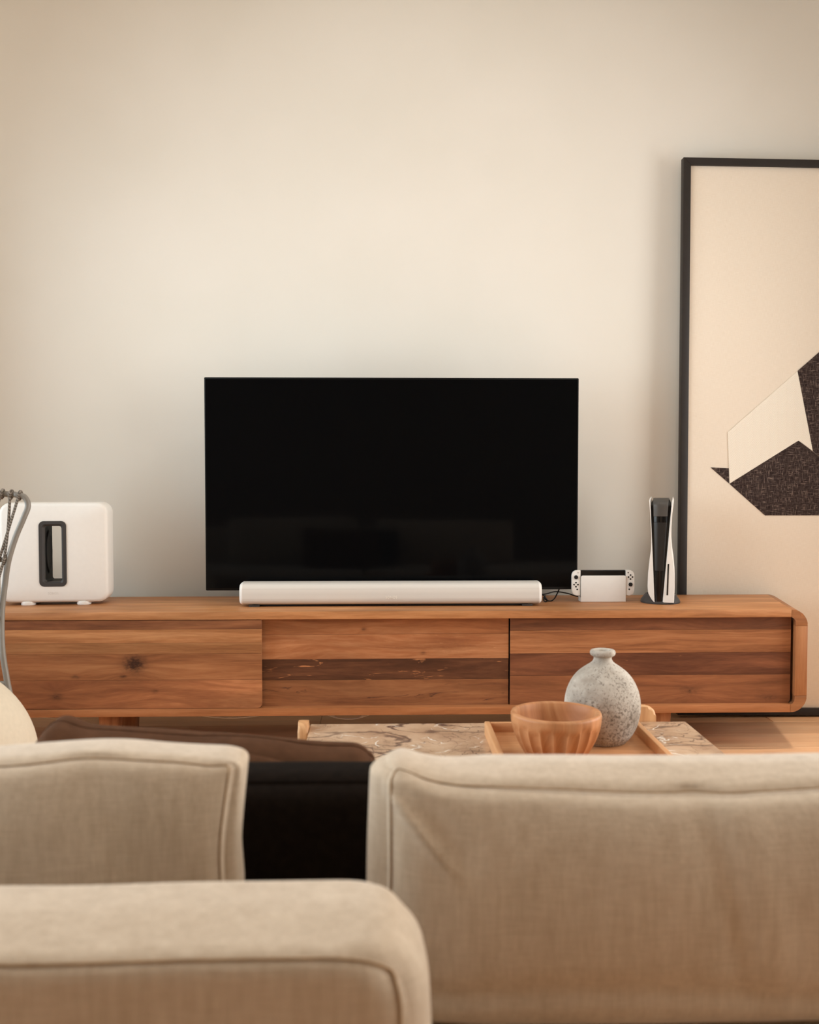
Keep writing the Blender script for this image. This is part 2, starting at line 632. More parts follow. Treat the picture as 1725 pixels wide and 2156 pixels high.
t = NT('weathered_stoneware')
o_ = t.obj()
n1 = t.noise(o_, 16, 5, 0.6)
n2 = t.noise(o_, 170, 4, 0.65, 1.0)
n3 = t.noise(o_, 6, 3)
c_ = t.ramp(n1, [(0.3, lin((154, 145, 134))), (0.55, lin((186, 177, 166))), (0.75, lin((202, 195, 185)))])
c_ = t.mix(t.ramp(t.noise(o_, 11, 4, 0.6), [(0.48, (0, 0, 0)), (0.66, (0.55,) * 3)]), c_, lin((128, 112, 96)))
pits = t.ramp(t.math('ADD', t.math('MULTIPLY', n2, 0.8), t.math('MULTIPLY', n3, 0.35)), [(0.47, (0.8, 0.8, 0.8)), (0.53, (0, 0, 0))])
c_ = t.mix(pits, c_, lin((98, 87, 76)))
t.bump(t.math('ADD', n2, n1), 0.45, 0.003)
M['stoneware'] = t.out(c_, 0.85, 0.2)

t = NT('canvas_linen')
x_, y_, z_ = t.sep(t.obj())
a_ = t.noise(t.comb(t.math('MULTIPLY', x_, 40), 0.0, t.math('MULTIPLY', z_, 900)), 1.0, 2)
b_ = t.noise(t.comb(t.math('MULTIPLY', x_, 900), 0.0, t.math('MULTIPLY', z_, 40)), 1.0, 2)
ab = t.math('ADD', a_, b_)
t.bump(ab, 0.15, 0.0006)
M['canvas'] = t.out(t.ramp(t.math('MULTIPLY', ab, 0.5), [(0.35, lin((234, 220, 202))), (0.65, lin((242, 230, 214)))]), 0.9, 0.15)
t = NT('dark_brown_tweed')
x_, y_, z_ = t.sep(t.obj())
a_ = t.noise(t.comb(t.math('MULTIPLY', x_, 34), 0.0, t.math('MULTIPLY', z_, 260)), 1.0, 3, 0.6)
b_ = t.noise(t.comb(t.math('MULTIPLY', x_, 260), 0.0, t.math('MULTIPLY', z_, 34)), 1.0, 3, 0.6)
mxx = t.math('MAXIMUM', a_, b_)
t.bump(mxx, 0.4, 0.001)
M['tweed'] = t.out(t.ramp(mxx, [(0.45, lin((46, 36, 35))), (0.58, lin((74, 62, 58))), (0.72, lin((150, 132, 122)))]), 0.95, 0.1)
t = NT('cream_herringbone')
x_, y_, z_ = t.sep(t.obj())
zig = t.math('PINGPONG', t.math('MULTIPLY', x_, 1.0), 0.018)
ph = t.math('SINE', t.math('MULTIPLY', t.math('ADD', t.math('ADD', z_, zig), t.math('MULTIPLY', t.noise(t.obj(), 60, 2), 0.006)), 900))
t.bump(ph, 0.25, 0.001)
M['herringbone'] = t.out(t.ramp(ph, [(0.0, lin((240, 230, 214))), (0.6, lin((250, 243, 230)))]), 0.95, 0.1)
M['frame_black'] = plain('frame_black_wood', (44, 38, 35), 0.5, 0.3, 0.08, 30)
M['cable_black'] = plain('black_cable', (16, 14, 14), 0.5, 0.3)
M['cable_white'] = plain('pale_cable', (190, 184, 176), 0.6, 0.2)


# ------------------------------------------------------------------ the room
def structure(name, bm, mat, parent=None, smooth=0):
    return obj(name, bm, mat, parent, smooth, kind='structure')


TH = 0.16
structure('wall_back', box((XL - TH, YB, -0.1), (XR + TH, YB + TH, ZC + 0.1)), M['wall'])
structure('wall_front', box((XL - TH, YF - TH, -0.1), (XR + TH, YF, ZC + 0.1)), M['rear_wall'])


def wall_with_opening(name, x0, x1, win):
    y0, y1, z0, z1 = win
    b = box((x0, YF, -0.1), (x1, y0, ZC + 0.1))
    box((x0, y1, -0.1), (x1, YB, ZC + 0.1), bm=b)
    box((x0, y0, -0.1), (x1, y1, z0), bm=b)
    box((x0, y0, z1), (x1, y1, ZC + 0.1), bm=b)
    return structure(name, b, M['wall'])


wall_with_opening('wall_left', XL - TH, XL, WIN_L)
wall_with_opening('wall_right', XR, XR + TH, WIN_R)
structure('ceiling', box((XL - TH, YF - TH, ZC), (XR + TH, YB + TH, ZC + 0.12)), M['ceiling'])


def window(name, xc, win):
    y0, y1, z0, z1 = win
    b = box((xc - 0.03, y0, z0), (xc + 0.03, y0 + 0.06, z1), 0.004)
    box((xc - 0.03, y1 - 0.06, z0), (xc + 0.03, y1, z1), 0.004, bm=b)
    box((xc - 0.03, y0 + 0.06, z0), (xc + 0.03, y1 - 0.06, z0 + 0.06), 0.004, bm=b)
    box((xc - 0.03, y0 + 0.06, z1 - 0.06), (xc + 0.03, y1 - 0.06, z1), 0.004, bm=b)
    ym = (y0 + y1) / 2
    box((xc - 0.025, ym - 0.03, z0 + 0.06), (xc + 0.025, ym + 0.03, z1 - 0.06), 0.004, bm=b)
    w = structure(name, b, M['white_frame'])
    for a, c in ((y0 + 0.06, ym - 0.03), (ym + 0.03, y1 - 0.06)):
        structure('pane', box((xc - 0.004, a, z0 + 0.06), (xc + 0.004, c, z1 - 0.06)), M['glass'], w)


window('window_1', XL - 0.08, WIN_L)
window('window_2', XR + 0.08, WIN_R)

# round flush ceiling lamps added as overhead fill, out of view above the frame
for lx, ly in ((-0.9, 1.7), (1.1, 1.7)):
    lm = thing('added_ceiling_lamp', 'round white flush ceiling lamp added as unseen fill above the %s end of the coffee table' % ('left' if lx < 0 else 'right'), 'lamp', (lx, ly, ZC), 'added ceiling fill lamps')
    obj('lamp_body', cyl((lx, ly), 0.24, ZC - 0.05, ZC, 40, 0.006, axis='Z'), M['white_frame'], lm)
    obj('diffuser', cyl((lx, ly), 0.22, ZC - 0.056, ZC - 0.0505, 40, 0.002, axis='Z'), M['lamp_glow'], lm)
    l = bpy.data.lights.new('added_lamp_light', 'AREA')
    l.shape = 'DISK'
    l.size = 0.44
    l.energy = 6
    l.color = (1.0, 0.96, 0.90)
    lo_ = bpy.data.objects.new('added_lamp_light', l)
    COL.objects.link(lo_)
    lo_.location = (lx, ly, ZC - 0.06)

# recessed downlight over the right end of the cabinet
DX, DY = 2.05, 3.25
dl = thing('downlight', 'small round recessed downlight in the ceiling before the framed picture', 'lamp', (DX, DY, ZC))
b_ = lathe([(0.055, -0.004), (0.058, -0.001), (0.058, 0.0), (0.040, 0.0), (0.040, -0.004)], (DX, DY, ZC), 32)
obj('rim', b_, M['white_frame'], dl)
obj('lens', cyl((DX, DY), 0.039, ZC - 0.0035, ZC - 0.0015, 32, axis='Z'), M['lamp_glow'], dl)
l = bpy.data.lights.new('downlight_beam', 'SPOT')
l.energy = 190
l.color = (1.0, 0.88, 0.74)
l.spot_size = radians(56)
l.spot_blend = 1.0
l.shadow_soft_size = 0.14
lo_ = bpy.data.objects.new('downlight_beam', l)
COL.objects.link(lo_)
lo_.location = (DX, DY, ZC - 0.02)

# floor: sub-floor with boards as parts
fl = structure('floor', box((XL - TH, YF - TH, -0.14), (XR + TH, YB + TH, -0.016)), M['dark_inside'])
PW = 0.19
row = 0
y = YB
while y > YF:
    y0 = max(YF, y - PW)
    x = XL - (row * 0.77 % 1.9)
    while x < XR:
        a, c = max(XL, x), min(XR, x + 1.9)
        if c - a > 0.02:
            obj('floor_board', box((a + 0.0008, y0 + 0.0008, -0.016), (c - 0.0008, y - 0.0008, 0.0), 0.0012, 1), M['floor_wood'], fl, 0)
        x += 1.9
    y -= PW
    row += 1

# ------------------------------------------------------------------ long teak cabinet
YC0, YC1 = 3.670, 4.125
XC, HW = 0.023, 1.580
ZT, ZB = 0.534, 0.146
cab = thing('media_cabinet', 'long low reclaimed teak cabinet with rounded corners standing along the back wall under the television', 'cabinet', (XC, 3.9, 0))


def flare(b):
    for v in b.verts:
        v.co.x = XC + (v.co.x - XC) * (1 + 0.056 * (v.co.y - YC0) / (YC1 - YC0))
    return b


R_, TT, TS = 0.062, 0.029, 0.047
obj('top_board', flare(prism([(XC - HW + R_, ZT - TT), (XC + HW - R_, ZT - TT), (XC + HW - R_, ZT), (XC - HW + R_, ZT)], YC0, YC1, 0.0022)), M['teak_top'], cab)
obj('bottom_board', flare(prism([(XC - HW + R_, ZB), (XC + HW - R_, ZB), (XC + HW - R_, ZB + TT), (XC - HW + R_, ZB + TT)], YC0, YC1, 0.0022)), M['teak_bottom'], cab)
for s in (-1, 1):
    xo, xi = XC + s * HW, XC + s * (HW - TS)
    obj('side_board', flare(prism([(xi, ZB + R_), (xo, ZB + R_), (xo, ZT - R_), (xi, ZT - R_)], YC0, YC1, 0.0022)), M['teak_side'], cab)
    for v_ in (-1, 1):
        zc = (ZT - R_) if v_ > 0 else (ZB + R_)
        xc = xo - s * R_
        pts = [(xc + s * R_ * sin(a), zc + v_ * R_ * cos(a)) for a in [pi / 2 * i / 10 for i in range(11)]]
        pts.append((xi, zc))
        ri = 0.014
        zi = (ZT - TT) if v_ > 0 else (ZB + TT)
        icx, icz = xi - s * ri, zi - v_ * ri
        pts += [(icx + s * ri * cos(a), icz + v_ * ri * sin(a)) for a in [pi / 2 * i / 5 for i in range(6)]]
        pts.append((xc, zi)) if abs(xc - icx) > 1e-4 else None
        obj('corner_block', flare(prism(pts, YC0, YC1, 0.0022)), M['teak_corner'], cab)
obj('back_panel', box((XC - HW + 0.06, YC1 - 0.02, ZB + TT), (XC + HW - 0.06, YC1 - 0.008, ZT - TT)), M['dark_inside'], cab)
# wooden plug in the right upper corner block
obj('plug', cyl((1.580, 0.514), 0.0055, YC0 - 0.0006, YC0 + 0.004, 14), M['teak_bottom'], cab)
for (xa, xb) in ((-1.052, -0.978), (1.035, 1.105)):
    for ya, yb in ((3.72, 3.79), (4.0, 4.07)):
        bb = box((xa, ya, 0.0), (xb, yb, ZB), 0.003)
        for v in bb.verts:
            if v.co.z < 0.05:
                v.co.x += ((xa + xb) / 2 - v.co.x) * 0.22
        obj('leg', bb, M['teak_side'], cab)

TK = dict(axis='X', spec=0.28, tint=(0.92, 0.91, 0.89))
door_specs = [
    # x0, x1, y front, [(z top, z bottom, material)]
    (-1.509, -0.437, 3.6725, 0.176, [
        (0.503, 0.470, wood('plank_a', (104, 62, 40), (140, 90, 60), (166, 112, 76), 61, fine=60, band=24, patch=0.3, **TK)),
        (0.470, 0.419, wood('plank_b', (138, 88, 54), (176, 120, 78), (206, 152, 106), 62, fine=110, band=30, patch=0.2, **TK)),
        (0.419, 0.379, wood('plank_c', (124, 78, 48), (156, 106, 68), (182, 130, 88), 63, fine=80, band=20, patch=0.2, **TK)),
        (0.379, 0.282, wood('plank_d', (124, 76, 46), (158, 104, 68), (180, 126, 86), 64, fine=80, band=15, patch=0.22,
                            knots=((-0.905, 0.343, 0.042, 0.034, 1.35), (-0.945, 0.297, 0.014, 0.007, 0.8), (-1.12, 0.295, 0.016, 0.008, 0.7)), **TK)),
        (0.282, 0.176, wood('plank_e', (134, 82, 54), (166, 108, 72), (204, 142, 98), 65, fine=60, band=11, patch=0.32, warp=0.05,
                            knots=((-1.19, 0.222, 0.022, 0.014, 0.8), (-0.83, 0.24, 0.012, 0.008, 0.6)), **TK)),
    ]),
    (-0.450, 0.482, 3.705, 0.174, [
        (0.505, 0.443, wood('plank_f', (128, 78, 48), (164, 106, 68), (186, 130, 90), 66, fine=60, band=15, patch=0.25, warp=0.05,
                            knots=((-0.06, 0.462, 0.01, 0.006, 0.7),), **TK)),
        (0.443, 0.350, wood('plank_g', (140, 84, 52), (170, 110, 72), (200, 144, 102), 67, fine=60, band=9, patch=0.2, warp=0.06,
                            knots=((0.27, 0.395, 0.10, 0.035, 0.25), (0.16, 0.372, 0.012, 0.007, 0.6)), streak=((204, 146, 106), 0.66), **TK)),
        (0.350, 0.272, wood('plank_h', (62, 38, 26), (90, 56, 38), (120, 78, 54), 68, fine=60, band=18, patch=0.3, warp=0.05, streak=((176, 118, 78), 0.60), **TK)),
        (0.272, 0.174, wood('plank_i', (114, 70, 46), (152, 100, 66), (176, 122, 84), 69, fine=60, band=20, patch=0.3, warp=0.05, streak=((92, 58, 42), 0.62), **TK)),
    ]),
    (0.487, 1.552, 3.700, 0.174, [
        (0.505, 0.455, wood('plank_j', (88, 52, 34), (118, 74, 50), (146, 96, 66), 70, fine=60, band=20, patch=0.3, warp=0.05, **TK)),
        (0.455, 0.368, wood('plank_k', (128, 80, 50), (168, 112, 74), (192, 136, 94), 71, fine=110, band=26, patch=0.15, warp=0.04, **TK)),
        (0.368, 0.284, wood('plank_l', (82, 46, 30), (114, 70, 48), (140, 90, 62), 72, fine=60, band=18, patch=0.3, warp=0.04, streak=((150, 98, 66), 0.66), **TK)),
        (0.284, 0.174, wood('plank_m', (118, 72, 46), (150, 96, 64), (172, 116, 78), 73, fine=60, band=14, patch=0.25, warp=0.03,
                            knots=((1.17, 0.225, 0.05, 0.018, 0.5), (1.17, 0.222, 0.010, 0.008, 1.0), (1.47, 0.196, 0.045, 0.014, 0.6)), **TK)),
    ]),
]
for (x0, x1, yf, zb, planks) in door_specs:
    d = obj('door', box((x0 + 0.004, yf + 0.008, zb + 0.002), (x1 - 0.004, yf + 0.020, 0.503)), M['dark_inside'], cab)
    for i, (za, zz, mat) in enumerate(planks):
        last = i == len(planks) - 1
        r = 0.016 if last else 0.0006
        k = 5
        pts = [(x0, za)]
        # lower corners of the last plank are rounded on the free (right) side
        pts += [(x0, zz)]
        if last and x1 != 0.482:
            pts += [(x1 - r + r * sin(a), zz + r - r * cos(a)) for a in [pi / 2 * j / k for j in range(k + 1)]]
        else:
            pts += [(x1, zz)]
        pts += [(x1, za)]
        pts = [(px, pz - 0.00025 if pz == za else (pz + 0.00025 if pz == zz else pz)) for px, pz in pts]
        obj('plank', prism(pts, yf, yf + 0.0085, 0.0006, seg=1), mat, d, 30)

# ------------------------------------------------------------------ television
tv = thing('television', 'large black flat screen television standing on the teak cabinet behind the white soundbar', 'television', (0.05, 3.93, ZT))
X0, X1, Z0, Z1 = -0.686, 0.786, 0.581, 1.418
obj('bezel', prism(rrect((X0 + X1) / 2, (Z0 + Z1) / 2, (X1 - X0) / 2, (Z1 - Z0) / 2, 0.004, 3), 3.936, 3.948, 0.001), M['tv_bezel'], tv)
obj('screen', prism(rrect((X0 + X1) / 2, (Z0 + Z1) / 2 + 0.002, (X1 - X0) / 2 - 0.005, (Z1 - Z0) / 2 - 0.008, 0.002, 2), 3.9352, 3.9395), M['tv_glass'], tv)
obj('rear_housing', prism(rrect(0.05, 0.82, 0.62, 0.22, 0.02, 4), 3.948, 3.990, 0.008), M['tv_bezel'], tv)
sb = prism(rrect(0.05, 4.01, 0.26, 0.10, 0.015, 4), ZT, ZT + 0.010, 0.003, 'XY')
obj('stand_base', sb, M['charcoal'], tv)
obj('stand_neck', box((-0.10, 3.992, ZT + 0.010), (0.20, 4.02, 0.72), 0.004), M['charcoal'], tv)

# ------------------------------------------------------------------ soundbar
bar = thing('soundbar', 'long white soundbar with rounded front lying on the cabinet before the television', 'speaker', (0.043, 3.82, ZT))
SX0, SX1 = -0.535, 0.621
prof = []
for i in range(40):
    a = 2 * pi * i / 40
    ca, sa = cos(a), sin(a)
    n_ = 3.6
    px = abs(ca) ** (2 / n_) * (1 if ca > 0 else -1) * 0.056
    pz = abs(sa) ** (2 / n_) * (1 if sa > 0 else -1) * 0.0425
    prof.append((3.842 + px, 0.583 + pz))
bm = loft([[(xx, p[0], p[1]) for p in prof] for xx in [SX0 + 0.012 + (SX1 - SX0 - 0.024) * i / 12 for i in range(13)]])
obj('grille', bm, M['grille'], bar, 50)
for s, xe in ((-1, SX0), (1, SX1)):
    lp = []
    for q in range(8):
        k = q / 7
        sc = 1.004 - 0.16 * k ** 2.6
        xx = xe - s * 0.012 * (1 - k)
        lp.append([(xx, 3.842 + (p[0] - 3.842) * sc, 0.583 + (p[1] - 0.583) * sc) for p in prof])
    obj('end_cap', loft(lp), M['white_plastic'], bar, 50)
obj('base_strip', box((SX0 + 0.05, 3.815, ZT + 0.0005), (SX1 - 0.05, 3.875, 0.5425), 0.002), M['black_plastic'], bar)
obj('front_notch', box((0.019, 3.8085, ZT + 0.002), (0.066, 3.814, 0.5405), 0.001), M['black_plastic'], bar)
for xx in (SX0 + 0.055, SX1 - 0.055):
    obj('foot', box((xx - 0.02, 3.80, ZT), (xx + 0.02, 3.812, 0.540), 0.001), M['charcoal'], bar)
text_part('logo', 'SONOS', 0.0155, 0.043, 3.7862, 0.570, M['print_white'], bar, 0.0006, 1.15, 0.043)

# ------------------------------------------------------------------ subwoofer
sub = thing('subwoofer', 'white box subwoofer with dark upright slot, on the cabinet left of the television', 'speaker', (-1.257, 3.87, ZT))
SC, SZ = -1.257, 0.737
SH, SV = 0.203, 0.193
SY0, SY1 = 3.870, 4.000
lps = []
for ins, yy in ((0.014, SY0), (0.006, SY0 + 0.003), (0.0015, SY0 + 0.009), (0.0, SY0 + 0.018), (0.0, SY1 - 0.018), (0.0015, SY1 - 0.009), (0.006, SY1 - 0.003), (0.014, SY1)):
    lps.append([(p[0], yy, p[1]) for p in rrect(SC, SZ, SH - ins, SV - ins, 0.040 - ins * 0.8, 8)])
hole = lambda yy, g: [(p[0], yy, p[1]) for p in rrect(SC - 0.003, SZ - 0.004, 0.050 + g, 0.125 + g, 0.020, 8)]
lps = [hole(SY0, 0.0)] + lps + [hole(SY1, 0.0)]
b = loft(lps + [lps[0]], False)
bmesh.ops.remove_doubles(b, verts=b.verts[:], dist=1e-6)
obj('body', b, M['white_plastic'], sub, 40)
ring = []
for g_, yy, rr in ((0.0, SY0 + 0.02, 0.019), (0.0, SY0 - 0.0015, 0.019), (-0.001, SY0 - 0.003, 0.018), (-0.012, SY0 - 0.003, 0.013), (-0.019, SY0 + 0.005, 0.010), (-0.019, SY0 + 0.02, 0.010)):
    ring.append([(p[0], yy, p[1]) for p in rrect(SC - 0.003, SZ - 0.004, 0.0515 + g_, 0.1265 + g_, rr, 8)])
b = loft(ring + [ring[0]], False)
bmesh.ops.remove_doubles(b, verts=b.verts[:], dist=1e-6)
obj('slot_trim', b, M['charcoal'], sub, 40)
tn = [[(p[0], yy, p[1]) for p in rrect(SC - 0.003, SZ - 0.004, 0.0335, 0.1085, 0.009, 8)] for yy in (SY0 + 0.0199, SY1)]
tn2 = [[(p[0], yy, p[1]) for p in rrect(SC - 0.003, SZ - 0.004, 0.0498, 0.1248, 0.019, 8)] for yy in (SY1, SY0 + 0.0205)]
b = loft(tn + tn2 + [tn[0]], False)
bmesh.ops.remove_doubles(b, verts=b.verts[:], dist=1e-6)
obj('slot_tunnel', b, M['black_cone'], sub, 40)
for s in (-1, 1):
    pr = [(0.058, 0.0), (0.054, 0.004), (0.046, 0.003), (0.020, 0.0012), (0.0005, 0.002)]
    b = bmesh.new()
    lp = []
    for (r, h) in pr:
        lp.append([(SC - 0.003 + s * (0.0335 - h), 3.945 + r * 0.75 * cos(2 * pi * k / 32), SZ + r * 1.5 * sin(2 * pi * k / 32)) for k in range(32)])
    obj('driver_cone', loft(lp), M['black_cone'], sub, 50)
for xx in (-1.36, -1.15):
    for yy in (3.896, 3.968):
        obj('foot', cyl((xx, yy), 0.027, ZT, SZ - SV + 0.004, 20, 0.002, axis='Z'), M['white_plastic'], sub)
text_part('logo', 'SONOS', 0.013, SC - 0.003, SY0 - 0.0002, 0.580, M['faint_print'], sub, 0.0003, 1.15, 0.038)

# ------------------------------------------------------------------ white handheld console in its dock
sw = thing('game_dock', 'small white handheld game console docked upright, on the cabinet right of the television', 'game console', (0.884, 3.93, ZT))
obj('dock_front', prism([(0.7945, ZT), (0.9735, ZT), (0.9735, 0.6335), (0.9705, 0.6375), (0.9655, 0.6385), (0.8025, 0.6385), (0.7975, 0.6375), (0.7945, 0.6335)], 3.905, 3.9115, 0.002), M['white_console'], sw)
obj('dock_rear', prism([(0.7945, ZT), (0.9735, ZT), (0.9735, 0.634), (0.7945, 0.634)], 3.932, 3.962, 0.003), M['white_console'], sw)
obj('dock_floor', box((0.7945, 3.9115, ZT), (0.9735, 3.932, ZT + 0.018), 0.001), M['white_console'], sw)
obj('tablet', prism(rrect(0.884, 0.6085, 0.0895, 0.0505, 0.003, 3), 3.914, 3.9275, 0.002), M['black_plastic'], sw)
obj('tablet_screen', box((0.799, 3.9132, 0.562), (0.969, 3.9142, 0.656)), M['black_gloss'], sw)
for s in (-1, 1):
    xe, xi = (0.760, 0.794) if s < 0 else (1.0085, 0.974)
    r = 0.020
    top, bot = 0.659, 0.5585
    pts = [(xi, top), ]
    sg = 1 if xe > xi else -1
    pts += [(xe - sg * r + sg * r * sin(a), top - r + r * cos(a)) for a in [pi / 2 * j / 8 for j in range(9)]]
    pts += [(xe - sg * r + sg * r * cos(a), bot + r - r * sin(a)) for a in [pi / 2 * j / 8 for j in range(9)]]
    pts += [(xi, bot)]
    cgrip = obj('controller', prism(pts, 3.911, 3.928, 0.0025), M['white_console'], sw)
    xm = (xe + xi) / 2 + sg * 0.0015
    zs, zd = (0.632, 0.6025) if s < 0 else (0.6025, 0.632)
    obj('thumbstick', cyl((xm, zs), 0.0078, 3.9055, 3.912, 20, 0.001), M['black_plastic'], cgrip)
    for dx, dz in ((0, 0.0078), (0, -0.0078), (0.0078, 0), (-0.0078, 0)):
        obj('button', cyl((xm + dx, zd + dz), 0.0034, 3.9095, 3.912, 14, 0.0005), M['black_plastic'], cgrip)
    obj('button', cyl((xm - sg * 0.005, 0.5835), 0.0031, 3.9098, 3.912, 14, 0.0005), M['black_plastic'], cgrip)
    if s < 0:
        obj('minus_key', box((xm + 0.005, 3.9104, 0.6487), (xm + 0.0115, 3.912, 0.6503)), M['black_plastic'], cgrip)
    else:
        bb = box((xm - 0.0125, 3.9104, 0.6487), (xm - 0.0065, 3.912, 0.6503))
        box((xm - 0.0103, 3.9104, 0.6465), (xm - 0.0087, 3.912, 0.6525), bm=bb)
        obj('plus_key', bb, M['black_plastic'], cgrip)

# ------------------------------------------------------------------ tall black and white console
ps = thing('game_console', 'tall white and black game console on a round base beside the picture frame', 'game console', (1.09, 3.826, ZT))
PY0, PY1 = 3.822, 4.07


def interp(tab, z):
    for (za, a), (zb_, c) in zip(tab[:-1], tab[1:]):
        if zb_ <= z <= za:
            k = (za - z) / (za - zb_)
            return a + (c - a) * k
    return tab[-1][1] if z < tab[-1][0] else tab[0][1]


Lo = [(0.946, 1.0455), (0.938, 1.0425), (0.90, 1.0455), (0.85, 1.050), (0.80, 1.0525), (0.75, 1.0515), (0.70, 1.0455), (0.66, 1.0415), (0.60, 1.0395), (0.575, 1.043), (0.555, 1.053), (0.542, 1.0645)]
Li = [(0.946, 1.047), (0.93, 1.0475), (0.545, 1.067), (0.542, 1.0668)]
Ri = [(0.946, 1.131), (0.93, 1.1275), (0.545, 1.0975), (0.542, 1.0985)]
Ro = [(0.946, 1.132), (0.938, 1.1355), (0.885, 1.1300), (0.83, 1.1270), (0.785, 1.1268), (0.74, 1.1310), (0.70, 1.137), (0.655, 1.1412), (0.60, 1.1420), (0.546, 1.1405), (0.542, 1.139)]
for tabs in ((Lo, Li), (Ri, Ro)):
    loops = []
    zs = [0.542, 0.545, 0.552, 0.562, 0.575] + [0.59 + 0.0125 * i for i in range(28)] + [0.938, 0.943, 0.946]
    for z in zs:
        a, c = interp(tabs[0], z), interp(tabs[1], z)
        if c - a < 0.0022:
            if tabs[0] is Lo:
                a = c - 0.0022
            else:
                c = a + 0.0022
        rt_ = 0.03 * max(0, (z - 0.915) / 0.031) ** 2
        y0 = PY0 + rt_ * 0.6 + 0.004
        rr = min(0.004, (c - a) * 0.45)
        loops.append([(a, y0 + rr * 0.6, z), (a + rr * 0.5, y0, z), (c - rr * 0.5, y0, z), (c, y0 + rr * 0.6, z), (c, PY1, z), (a, PY1, z)])
    pnl = obj('side_panel', loft(loops), M['white_console'], ps, 45)
    if tabs[0] is Ri:
        obj('disc_slot', prism([(1.1148, 0.692), (1.1202, 0.692), (1.1172, 0.571), (1.1118, 0.571)], PY0 + 0.0028, PY0 + 0.008), M['black_gloss'], pnl, 0)
cl = []
for z in [0.541, 0.56, 0.65, 0.75, 0.85, 0.915, 0.928, 0.938, 0.9425]:
    a, c = interp(Li, z) + 0.0004, interp(Ri, z) - 0.0004
    k = max(0, (z - 0.915) / 0.0275)
    ya = PY0 + 0.010 + 0.02 * k * k
    ins = 0.012 * k * k
    cl.append([(a + ins, ya, z), (c - ins, ya, z), (c - ins, PY1 - 0.004, z), (a + ins, PY1 - 0.004, z)])
obj('core', loft(cl), M['black_gloss'], ps, 30)
Fl = [(0.947, 1.0575), (0.60, 1.0672), (0.541, 1.0690)]
Fr = [(0.947, 1.1165), (0.60, 1.0975), (0.541, 1.0935)]


def strip(zt, zb_, mat, name, dy=0.0):
    lp = []
    for i in range(9):
        z = zb_ + (zt - zb_) * i / 8
        k = max(0, (z - 0.915) / 0.032)
        ya = PY0 + 0.0065 + dy + 0.022 * k ** 2.2
        a, c = interp(Fl, z), interp(Fr, z)
        lp.append([(a, ya + 0.003, z), (a + 0.003, ya, z), (c - 0.003, ya, z), (c, ya + 0.003, z), (c, ya + 0.03, z), (a, ya + 0.03, z)])
    obj(name, loft(lp), mat, ps, 50)


strip(0.9465, 0.8765, plain('grey_vent_cap', (78, 74, 70), 0.35, 0.3, 0.0), 'vent_cap', -0.001)
strip(0.8755, 0.8535, M['black_gloss'], 'fascia_band')
strip(0.8525, 0.6650, M['fascia'], 'fascia')
strip(0.6635, 0.5410, M['black_gloss'], 'lower_fascia')
stand = lathe([(0.076, 0.0), (0.077, 0.004), (0.074, 0.012), (0.062, 0.030), (0.058, 0.034), (0.0515, 0.034), (0.0505, 0.0065), (0.0005, 0.0065)], (1.0875, 3.896, ZT), 48)
for v in stand.verts:   # the ring is low at the front, higher at the sides and back
    if v.co.y < 3.86 and v.co.z > ZT + 0.008:
        v.co.z = ZT + 0.0065 + (v.co.z - ZT - 0.0065) * max(0.0, min(1, (v.co.y - 3.825) / 0.05 + 0.1))
obj('stand', stand, M['charcoal'], ps, 40)

ps.rotation_euler.z = radians(-16.5)
sub.rotation_euler.z = radians(4)

# cables beside the soundbar
def cable(name, pts, r, mat, label, parent=None, group=None):
    return obj(name, tube(pts, r, 6, per=6), mat, parent, 60, label=label, cat='cable', group=group)


cable('power_cable', [(0.60, 3.93, 0.560), (0.655, 3.935, 0.562), (0.70, 3.95, 0.570), (0.75, 3.96, 0.562), (0.785, 3.97, 0.550), (0.80, 3.975, 0.548)], 0.0024, M['cable_black'],
      'long black cable arching from the soundbar to the white dock')
cable('screen_cable', [(0.648, 3.925, 0.551), (0.665, 3.925, 0.5375), (0.685, 3.93, 0.5375), (0.705, 3.95, 0.556), (0.722, 3.975, 0.592), (0.70, 3.99, 0.62)], 0.0026, M['cable_black'],
      'short black cable dipping in a V below the television corner')
cable('dock_cable', [(0.715, 3.975, 0.585), (0.755, 3.975, 0.583), (0.80, 3.975, 0.577), (0.83, 3.974, 0.562)], 0.0024, M['cable_black'],
      'black cable running level from under the television to behind the dock')
obj('cable_tie', tube([(0.640, 3.905, 0.566), (0.650, 3.90, 0.556), (0.660, 3.90, 0.541), (0.652, 3.90, 0.537), (0.646, 3.90, 0.545), (0.652, 3.902, 0.562)], 0.0028, 6), M['cable_black'], None, 60,
    label='small black cable knot lying by the right end of the soundbar', cat='cable')
# pale cables drooping under the cabinet
G_ = 'pale cables drooping under the cabinet'
for pts, lab in (
    ([(-1.40, 3.76, 0.144), (-1.28, 3.76, 0.126), (-1.18, 3.76, 0.122), (-1.09, 3.77, 0.131), (-1.05, 3.80, 0.1435)], 'pale cable drooping under the cabinet left of its left leg'),
    ([(-0.76, 3.76, 0.1435), (-0.66, 3.755, 0.126), (-0.56, 3.75, 0.120), (-0.46, 3.755, 0.127), (-0.36, 3.77, 0.1435)], 'pale cable drooping under the cabinet right of its left leg'),
):
    cable('hanging_cable', pts, 0.0022, M['cable_white'], lab, group=G_)
bc = bmesh.new()
coil = thing('cable_coil', 'coil of thin pale cable hanging under the cabinet behind the marble table', 'cable', (-0.12, 3.77, ZB))
for k in range(4):
    obj('strand', tube([(-0.23 + 0.012 * k, 3.75 + 0.02 * k, 0.1435), (-0.17, 3.75 + 0.02 * k, 0.118 - 0.004 * k), (-0.09, 3.75 + 0.02 * k, 0.114 - 0.004 * k), (0.0 - 0.01 * k, 3.75 + 0.02 * k, 0.1435)], 0.0013, 5), M['cable_white'], coil, 60)

